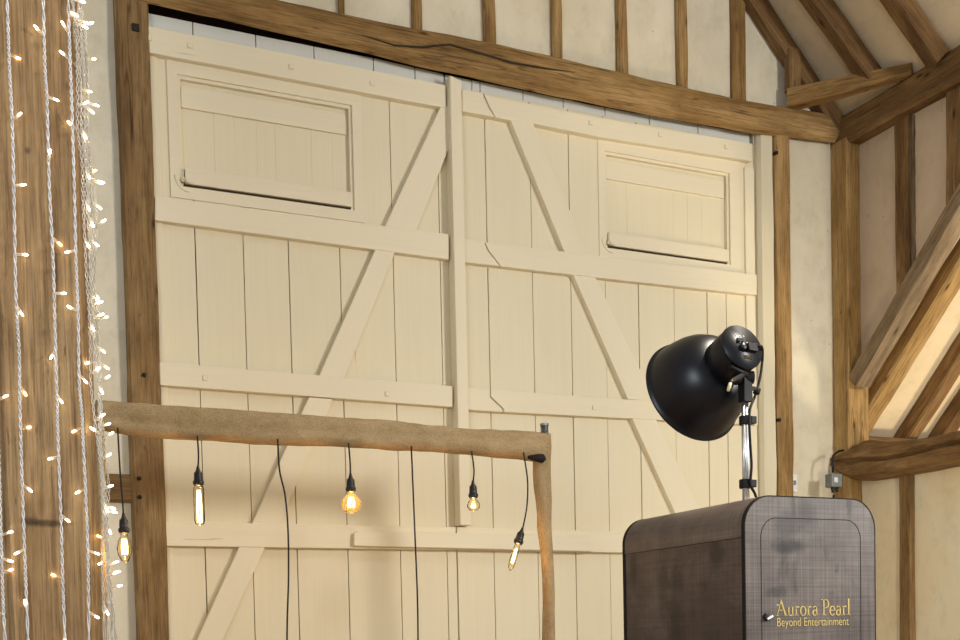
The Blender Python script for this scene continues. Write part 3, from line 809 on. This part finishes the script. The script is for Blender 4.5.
leg([(540, 434), (533, 462), (535, 490), (538, 510), (537, 522), (541, 545), (544, 580), (543, 640)], [(550, 434), (550, 470), (551, 500), (551, 540), (553, 580), (554, 640)], 'leg')
leg([(92, 412), (96, 640)], [(104, 412), (108, 640)], 'leg')
p = atY(544.5, 430, FYB); mb = MB(); mb.lathe([(0, .019), (p.z+.03-.02, .019)], (p.x, FYB, .02), (0, 0, 1), 20)
mb.lathe([(0, .022), (.012, .022)], (p.x, FYB, p.z+.018), (0, 0, 1), 20)
build('upright_pole', mb, 'galv', fr)
q = atY(541, 458, FYB-.075); kn = MB()
kn.tube([q+Vector((-.07, 0, .0)), q+Vector((-.03, -.01, -.002)), q+Vector((0, -.012, -.004)), q+Vector((.015, 0, -.003))], [.008, .018, .022, .012], 10)
build('cloth_tie', kn, 'booth_edge', fr)
for xc in (p.x, atY(98, 500, FYB).x):
    build('foot_plate', MB().box(xc-.25, xc+.25, FYB-.22, FYB+.22, 0, .012), 'iron', fr, bevel=.004)

def pendant(cpx, kind, label, drop_tilt=0):
    """cpx: photo points of the flex from the crossbar to the holder"""
    y = FYB-.075
    P = [atY(*q, y) for q in cpx]; P[0] = P[0]+Vector((0, .02, .02))
    end = P[-1]; d = (P[-1]-P[-2]).normalized()
    if drop_tilt == 0: d = Vector((0, 0, -1))
    root = empty('pendant_bulb', tuple(P[0])); tag(root, label, 'pendant light', 'bulbs hanging from the hessian frame')
    build('flex', MB().tube(smooth_path(P, 40), .0036, 8), 'rubber', root)
    h = MB(); h.lathe([(-.012, .005), (0, .0075), (.012, .012), (.016, .017), (.045, .0185), (.05, .0185), (.05, .0225), (.060, .0235), (.066, .021), (.07, .019)], end, d, 22)
    build('holder', h, 'black', root)
    s = end+d*.068
    if kind == 'globe':   prof = [(0, .013), (.010, .014), (.02, .024), (.035, .039), (.055, .046), (.075, .042), (.09, .027), (.098, .003)]
    elif kind == 'golf':  prof = [(0, .012), (.008, .014), (.018, .024), (.032, .030), (.046, .029), (.058, .018), (.063, .002)]
    elif kind == 'tube':  prof = [(0, .014), (.008, .020), (.014, .0225), (.145, .0225), (.160, .018), (.168, .003)]
    elif kind == 'slim':  prof = [(0, .010), (.01, .013), (.04, .016), (.085, .017), (.12, .013), (.135, .002)]
    else:                 prof = [(0, .013), (.015, .016), (.035, .026), (.065, .031), (.09, .027), (.115, .014), (.122, .002)]
    gl = build('bulb', MB().lathe(prof, s, d, 28), 'amber' if kind == 'globe' else 'glass', root)
    L = prof[-1][0]
    a = d.cross(Vector((0, 1, 0))).normalized(); b = d.cross(a)
    fm = MB(); R = {'globe': .014, 'golf': .008, 'tube': .009, 'slim': .005}.get(kind, .011)
    z0, z1 = (.025, L*.72)
    if kind == 'tube': z0, z1 = .02, L*.92
    nf = 6
    for k in range(nf):
        an = 2*math.pi*k/nf; an2 = an+math.pi/nf
        fm.tube([s+d*z0+(a*math.cos(an)+b*math.sin(an))*R*.7, s+d*mid(z0, z1)+(a*math.cos(an)+b*math.sin(an))*R*1.1, s+d*z1+(a*math.cos(an2)+b*math.sin(an2))*R], .0011, 5)
    build('filament', fm, 'filament', gl)
    ld = bpy.data.lights.new('bulb_glow', 'POINT'); ld.energy = 1.6; ld.color = (1, .62, .28); ld.shadow_soft_size = .012
    lo = bpy.data.objects.new('bulb_glow', ld); COL.objects.link(lo); lo.location = s+d*mid(z0, z1)
pendant([(118.5, 432), (120, 470), (122.5, 500), (123.5, 516)], 'pear', 'pear-shaped bulb on a long black flex hanging in front of the tall oak post')
pendant([(198.5, 440), (198.5, 455), (198, 469)], 'tube', 'long tubular bulb hanging from the hessian bar in front of the door')
pendant([(350, 447), (350, 460), (350.5, 476)], 'globe', 'amber globe bulb, the largest hanging from the hessian bar')
pendant([(473.5, 455), (474, 470), (473, 483)], 'golf', 'small round bulb hanging near the cover strip between the doors')
pendant([(525.5, 456), (527.5, 480), (527, 505), (523.5, 525), (522, 530)], 'slim', 'slim candle bulb dangling askew beside the upright end of the hessian frame', 1)
for pts, lb in (([(279, 443), (279.5, 470), (285, 495), (288, 530), (288.5, 580), (287, 640)], 'plain black flex curving down between the tubular bulb and the globe bulb'),
                ([(413, 450), (413.5, 500), (416, 560), (417.5, 600), (418, 640)], 'plain black flex hanging straight between the globe bulb and the small round bulb')):
    P = [atY(*q, FYB-.075) for q in pts]; P[0] += Vector((0, .02, .02))
    e = P[-1]; P += [Vector((e.x-.02, e.y-.02, 1.0)), Vector((e.x+.01, e.y-.03, .4)), Vector((e.x, e.y-.03, .03)), Vector((e.x+.1, e.y-.05, .006)), Vector((e.x+.4, e.y-.06, .006))]
    o = build('hanging_flex', MB().tube(smooth_path(P, 90), .0038, 8), 'rubber'); tag(o, lb, 'cable', 'flexes hanging from the hessian frame')

# ------------------------------------------------------------------ photo booth
BX0, BX1, BYN, BYB, BZT = 1.879, 2.317, -3.547, -2.952, 1.912
RR = .082
booth = empty('photo_booth', (mid(BX0, BX1), mid(BYN, BYB), 0)); tag(booth, 'dark stained wooden photo booth cabinet with rounded top and gold lettering', 'photo booth')
def outline(inset, r, z0, n=14, zt=None):
    x0, x1, zt = BX0+inset, BX1-inset, (BZT if zt is None else zt)-inset
    pts = [(x0, z0)]
    pts += [(x0+r-r*math.cos(t), zt-r+r*math.sin(t)) for t in [k*math.pi/2/n for k in range(n+1)]]
    pts += [(x1-r+r*math.sin(t), zt-r+r*math.cos(t)) for t in [k*math.pi/2/n for k in range(n+1)]]
    pts.append((x1, z0)); return pts
ol = outline(.001, RR, .0)
body = MB(); n = len(ol)
zc = 1.803           # seam between side boards and curved cap
def sub(pts, f): return [p for p in pts if f(p)]
body.prism([(BX0+.001, 0), (BX0+.001, zc), (BX1-.001, zc), (BX1-.001, 0)], BYN+.012, BYB-.012)
build('side_panels', body, 'booth_side', booth, (0, 1, 0))
cap_pts = [(x, max(z, zc+.0015)) for x, z in outline(-.0005, RR, zc+.0015)]
cap = MB().prism(cap_pts, BYN+.012, BYB-.012); 
co = build('curved_cap', cap, 'booth_cap', booth, (0, 1, 0))
for side_y0, side_y1, nm in ((BYN, BYN+.0125, 'front_panel'), (BYB-.0125, BYB, 'rear_panel')):
    build(nm, MB().prism(outline(.001, RR, .0), side_y0, side_y1), 'booth_front', booth, (0, 0, 1))
    # dark edge band round the panel
    o1, o2 = outline(-.0010, RR, .0), outline(.0018, RR-.002, .0)
    eb = MB()
    yy0, yy1 = (side_y0-.0006, side_y1) if nm == 'front_panel' else (side_y0, side_y1+.0006)
    for i in range(len(o1)-1):
        eb.prism([o1[i], o1[i+1], o2[i+1], o2[i]], yy0, yy1)
    build('edge_band', eb, 'booth_edge', booth)
# access door outline in the front
gro = outline(.052, .05, .35, 10, BZT-.005)
gm = MB(); gm.tube([Vector((x, BYN-.0003, z)) for x, z in gro]+[Vector((gro[0][0], BYN-.0003, gro[0][1]))], .0009, 5)
build('door_groove', gm, 'booth_edge', booth)
# latch
p = atY(766.5, 617, BYN); lm = MB()
lm.lathe([(0, .011), (.004, .011), (.006, .008)], (p.x, BYN, p.z), (0, -1, 0), 18, 0)
lm.obox((p.x+.004, BYN-.008, p.z-.0015), Vector((.9, 0, .44)).normalized(), Vector((0, 1, 0)), Vector((-.44, 0, .9)).normalized(), .010, .003, .003, 1)
build('latch', lm, ['iron', 'chrome'], booth)

# gold lettering: roman capitals drawn as thick and thin strokes with serifs
def stroke(mb, pts, w, y0, y1):
    pts = [Vector((p[0], p[1])) for p in pts]
    L = []; Rr = []
    for i, p in enumerate(pts):
        t = (pts[min(i+1, len(pts)-1)]-pts[max(i-1, 0)]).normalized(); nrm = Vector((-t.y, t.x))
        ww = (w[i] if isinstance(w, (list, tuple)) else w)/2
        L.append(p+nrm*ww); Rr.append(p-nrm*ww)
    for i in range(len(pts)-1):
        mb.prism([tuple(L[i]), tuple(L[i+1]), tuple(Rr[i+1]), tuple(Rr[i])], y0, y1)
def arc(cx, cy, rx, ry, a0, a1, n=14): return [(cx+rx*math.cos(math.radians(a0+(a1-a0)*k/n)), cy+ry*math.sin(math.radians(a0+(a1-a0)*k/n))) for k in range(n+1)]
def glyph(ch):
    """strokes (points, width) on a grid: x-height 1, cap height 1.75"""
    t, T = .075, .17
    def thick_arc(cx, cy, rx, ry, a0, a1):
        n = 18; P = arc(cx, cy, rx, ry, a0, a1, n)
        return (P, [t+(T-t)*abs(math.cos(math.radians(a0+(a1-a0)*k/n)))**1.5 for k in range(n+1)])
    if ch == 'A': return [([(.05, 0), (.62, 1.75)], t), ([(.58, 1.72), (1.22, 0)], T+.02), ([(.27, .62), (.98, .62)], t), ([(-.08, .03), (.26, .03)], .07), ([(1.0, .03), (1.42, .03)], .07), ([(-.02, 1.12), (.18, 1.2), (.42, 1.12)], .1)], 1.42
    if ch == 'P': return [([(.25, 0), (.25, 1.75)], T), ([(.0, .03), (.52, .03)], .07), ([(-.1, 1.72), (.5, 1.72)], .08), thick_arc(.48, 1.27, .43, .45, 90, -90), ([(.48, .82), (.25, .82)], t)], 1.0
    if ch == 'u': return [([(.16, 1), (.16, .35)], T*.9), (arc(.42, .32, .26, .3, 180, 330), .12), ([(.68, 1), (.68, 0)], T*.9), ([(.0, .97), (.2, .97)], .07), ([(.54, .97), (.7, .97)], .07), ([(.68, .03), (.84, .03)], .07)], .92
    if ch == 'r': return [([(.2, 0), (.2, 1)], T*.9), ([(.02, .97), (.2, .97)], .07), ([(.02, .03), (.42, .03)], .07), (arc(.45, .68, .25, .28, 165, 55), [.07+.006*k for k in range(15)])], .68
    if ch == 'o': return [thick_arc(.42, .5, .36, .5, 0, 360)], .88
    if ch == 'a': return [([(.62, .72), (.62, .0)], T*.9), (arc(.38, .72, .24, .26, 0, 160), t), ([(.62, .03), (.76, .03)], .07), thick_arc(.36, .29, .26, .29, 60, 330)], .84
    if ch == 'e': return [thick_arc(.4, .5, .35, .5, 5, 318), ([(.1, .55), (.74, .55)], t)], .82
    if ch == 'l': return [([(.2, 0), (.2, 1.85)], T), ([(.02, .03), (.4, .03)], .07), ([(.03, 1.8), (.2, 1.8)], .07)], .44
    return [], .42
def text_line(s, x0, x1, z0, unit):
    mb = MB(); items = []; x = 0
    for ch in s:
        st, adv = glyph(ch); items.append((x, st)); x += adv+.06
    k = (x1-x0)/x
    for gx, st in items:
        for P, w in st: 
            stroke(mb, [(x0+(gx+px)*k, z0+py*unit) for px, py in P], [ww*(k+unit)/2 for ww in w] if isinstance(w, list) else w*(k+unit)/2, BYN-.0014, BYN)
    return mb
a0 = atY(776.5, 616, BYN); a1 = atY(850.5, 614.5, BYN); at_ = atY(780, 600, BYN)
lt_ = build('lettering', text_line('Aurora Pearl', a0.x, a1.x, a0.z, (at_.z-a0.z)/1.72), 'gold', booth)
lt_['label'] = 'gold serif lettering reading Aurora Pearl'
fc = bpy.data.curves.new('words', 'FONT'); fc.body = 'Beyond Entertainment'; fc.size = 1; fc.extrude = .01; fc.offset = -.008
fo = bpy.data.objects.new('words', fc); COL.objects.link(fo)
bpy.context.view_layer.update()
me = bpy.data.meshes.new_from_object(fo.evaluated_get(bpy.context.evaluated_depsgraph_get()))
xs = [v.co.x for v in me.vertices]; ys = [v.co.y for v in me.vertices]
b0 = atY(777, 626.5, BYN); b1 = atY(848.5, 624.5, BYN); bt = atY(778, 618, BYN)
capy = max(ys)
mb = MB()
mb.add([Vector((b0.x+(v.co.x-min(xs))/(max(xs)-min(xs))*(b1.x-b0.x), BYN-.0006-v.co.z*.08, b0.z+v.co.y/capy*(bt.z-b0.z))) for v in me.vertices], [list(p.vertices) for p in me.polygons])
bpy.data.objects.remove(fo)
l2 = build('lettering', mb, 'gold', booth); l2['label'] = 'gold sans lettering reading Beyond Entertainment'

# ------------------------------------------------------------------ studio lamp on the booth
LY = -3.19
pb = atY(746.5, 490, LY); pt = atY(745.8, 392, LY)
lamp = empty('studio_lamp', (pb.x, LY, BZT)); tag(lamp, 'black dome-shaped studio lamp on a chrome pole standing on the wooden booth', 'lamp')
u_ = 3.42/FPX
pole = MB()
for dx in (-.0075, .0045): pole.lathe([(0, .0062), (pt.z-BZT-.02, .0062)], (pb.x+dx, LY+(.002 if dx > 0 else 0), BZT), (0, 0, 1), 16)
pole.lathe([(0, .0135), (.02, .0135), (.022, .011), (.03, .011)], (pb.x-.001, LY, pt.z-.028), (0, 0, 1), 20)
pole.lathe([(0, .03), (.006, .03), (.01, .012)], (pb.x, LY, BZT), (0, 0, 1), 24)
build('pole', pole, 'chrome', lamp)
for py in (420.5, 484):
    q = atY(745.5, py, LY); s = MB(); s.lathe([(-.013, .0165), (-.012, .018), (.012, .018), (.013, .0165)], (q.x-.001, LY, q.z), (0, 0, 1), 20)
    s.box(q.x+.010, q.x+.030, LY-.015, LY+.012, q.z-.010, q.z+.012)
    build('strap', s, 'rubber', lamp, bevel=.002)
v0 = ray(700, 390).normalized()
axd = (v0*.76+(-Rt*.73-Up*.66)*.65).normalized()
# back centre of the head
HB = atY(742.5, 346.5, LY-.02)
ref = (Up-axd*Up.dot(axd)).normalized(); sd = axd.cross(ref)      # up-ish and side-ish on the rear face
hd = MB(); hd.lathe([(0, .055), (.0, .066), (.004, .0695), (.05, .0695), (.095, .069), (.105, .064)], HB, axd, 40)
hd.lathe([(-.001, .0695), (.006, .0712), (.010, .0695)], HB, axd, 40)
build('lamp_head', hd, 'lampblack', lamp)
prof = [(t_*.94+.006, r_*.945) for t_, r_ in [(.088, .066), (.092, .080), (.102, .100), (.122, .122), (.15, .141), (.18, .154), (.21, .162), (.245, .168), (.262, .170), (.264, .177), (.270, .178), (.272, .172), (.264, .168), (.24, .164), (.20, .157), (.16, .142), (.125, .118), (.105, .09), (.1, .02)]]
build('reflector', MB().lathe(prof, HB, axd, 64), 'lampblack', lamp)
# rear controls
rc = MB(); P_ = lambda a, b, c=0: HB+sd*a+ref*b-axd*c
for a in (-.018, -.004, .010): rc.lathe([(0, .0026), (.002, .0026)], P_(a, .034, .0), -axd, 8)
for a, b in ((-.006, .012), (.006, .012), (.018, .014), (.014, .004)): rc.lathe([(0, .002), (.002, .002)], P_(a, b), -axd, 8)
S1 = sum(1 for _ in ())
build('indicator', rc, 'whiteplastic', lamp)
kn = MB(); kn.lathe([(0, .012), (.012, .0105), (.014, .008)], P_(-.004, -.006), -axd, 18); kn.obox(P_(-.006, .020, .002), sd, ref, axd, .012, .005, .004)
kn.obox(P_(.026, -.006, .006), sd, ref, axd, .016, .012, .010)
build('control_knob', kn, 'black', lamp, bevel=.001)
lbm = MB(); lbm.obox(P_(.010, -.035, .0004), sd, ref, axd, .017, .007, .0006); 
l3 = MB().obox(P_(.036, .010, .0004), sd, ref, axd, .010, .002, .0006); l3.obox(P_(.036, .003, .0004), sd, ref, axd, .011, .0015, .0006)
build('socket_marking', l3, 'whiteplastic', lamp)
build('rating_label', lbm, 'oak_grey', lamp)
# bracket between head and pole
bk = MB()
jt = HB+axd*.055-ref*.078
top = Vector((pb.x, LY, pt.z))
bk.tube([HB+axd*.055-ref*.058, jt, Vector((pb.x+.002, LY, pt.z+.035))], [.014, .016, .015], 14)
bk.lathe([(-.024, .017), (-.022, .019), (.022, .019), (.024, .017)], Vector((pb.x+.002, LY, pt.z+.042)), Rt, 20)
bk.obox(Vector((pb.x, LY, pt.z+.005)), Vector((1, 0, 0)), Vector((0, 1, 0)), Vector((0, 0, 1)), .015, .015, .035)
bk.tube([Vector((pb.x-.01, LY-.02, pt.z+.045)), Vector((pb.x-.04, LY-.03, pt.z+.05)), Vector((pb.x-.075, LY-.03, pt.z+.062))], [.008, .007, .006], 10)
build('bracket', bk, 'rubber', lamp, bevel=.0015)
q = atY(730.5, 383, LY-.12); q2 = atY(728, 391, LY-.12)
build('lever_tip', MB().tube([q, (q*.5+q2*.5), q2], [.004, .0055, .004], 10), 'ivory', lamp)
lv = MB(); lv.tube([q, q+Vector((.02, .02, .012)), Vector((pb.x-.02, LY-.02, pt.z+.045))], [.004, .006, .008], 10)
build('lever', lv, 'black', lamp)
cq = [P_(.045, .0, .006), P_(.060, .0, .012)]
cpath = cq+[atY(762.5, 358, LY+.02), atY(760, 378, LY+.01), atY(755, 396, LY), atY(749.5, 412, LY-.015), atY(750, 440, LY-.02), atY(751.5, 465, LY-.02), atY(750.5, 484, LY-.02), atY(755, 494, LY-.01)]
z_ = cpath[-1]; cpath += [Vector((z_.x+.03, LY, BZT+.004)), Vector((z_.x+.07, LY+.05, BZT+.004))]
build('cable', MB().tube(smooth_path(cpath, 70), .0042, 8), 'rubber', lamp)
q = atY(757, 391, LY); c = MB(); c.lathe([(-.010, .007), (-.008, .010), (.008, .010), (.010, .007)], q, Vector((.4, 0, 1)), 14); c.obox(q+Vector((-.012, 0, .006)), Vector((1, 0, 0)), Vector((0, 1, 0)), Vector((0, 0, 1)), .01, .006, .005)
build('cable_clip', c, 'rubber', lamp)

# ------------------------------------------------------------------ light
def area(name, loc, target, size, power, col, sizey=None):
    l = bpy.data.lights.new(name, 'AREA'); l.energy = power; l.color = col; l.size = size
    if sizey: l.shape = 'RECTANGLE'; l.size_y = sizey
    o = bpy.data.objects.new(name, l); COL.objects.link(o); o.location = loc
    o.rotation_mode = 'QUATERNION'; o.rotation_quaternion = (Vector(target)-Vector(loc)).to_track_quat('-Z', 'Y'); return o
area('roof_light', (4.6, -3.7, 6.9), (2.8, 0, 3.2), 1.0, 760, (1, .92, .78))
area('side_light', (5.3, -6.4, 3.3), (2.4, 0, 2.6), .8, 150, (1, .97, .92))
area('daylight', (-2.6, -7.5, 3.4), (2.6, 0, 2.9), 2.0, 110, (.84, .92, 1))
sl = bpy.data.lights.new('wall_fill_spot', 'SPOT'); sl.energy = 260; sl.color = (1, .90, .70); sl.spot_size = math.radians(46); sl.spot_blend = 1; sl.shadow_soft_size = .25  # added fill spot, an unseen source to brighten the side wall
so_ = bpy.data.objects.new('wall_fill_spot', sl); COL.objects.link(so_); so_.location = (2.6, -5.6, 1.2)
so_.rotation_mode = 'QUATERNION'; so_.rotation_quaternion = (Vector((5.45, -.7, 2.3))-so_.location).to_track_quat('-Z', 'Y')
area('wing_uplight', (7.4, -2.6, 1.2), (6.2, -.8, 3.6), .5, 60, (1, .84, .58))
w = bpy.data.worlds.new('world'); scn.world = w; w.use_nodes = True
w.node_tree.nodes['Background'].inputs[0].default_value = (1, .97, .93, 1)
w.node_tree.nodes['Background'].inputs[1].default_value = .26
scn.view_settings.view_transform = 'Standard'; scn.view_settings.look = 'None'
scn.view_settings.exposure = 0.36; scn.view_settings.gamma = 1; scn.view_settings.use_curve_mapping = False

for o in list(bpy.data.objects):
    if '_o' in o: del o['_o']
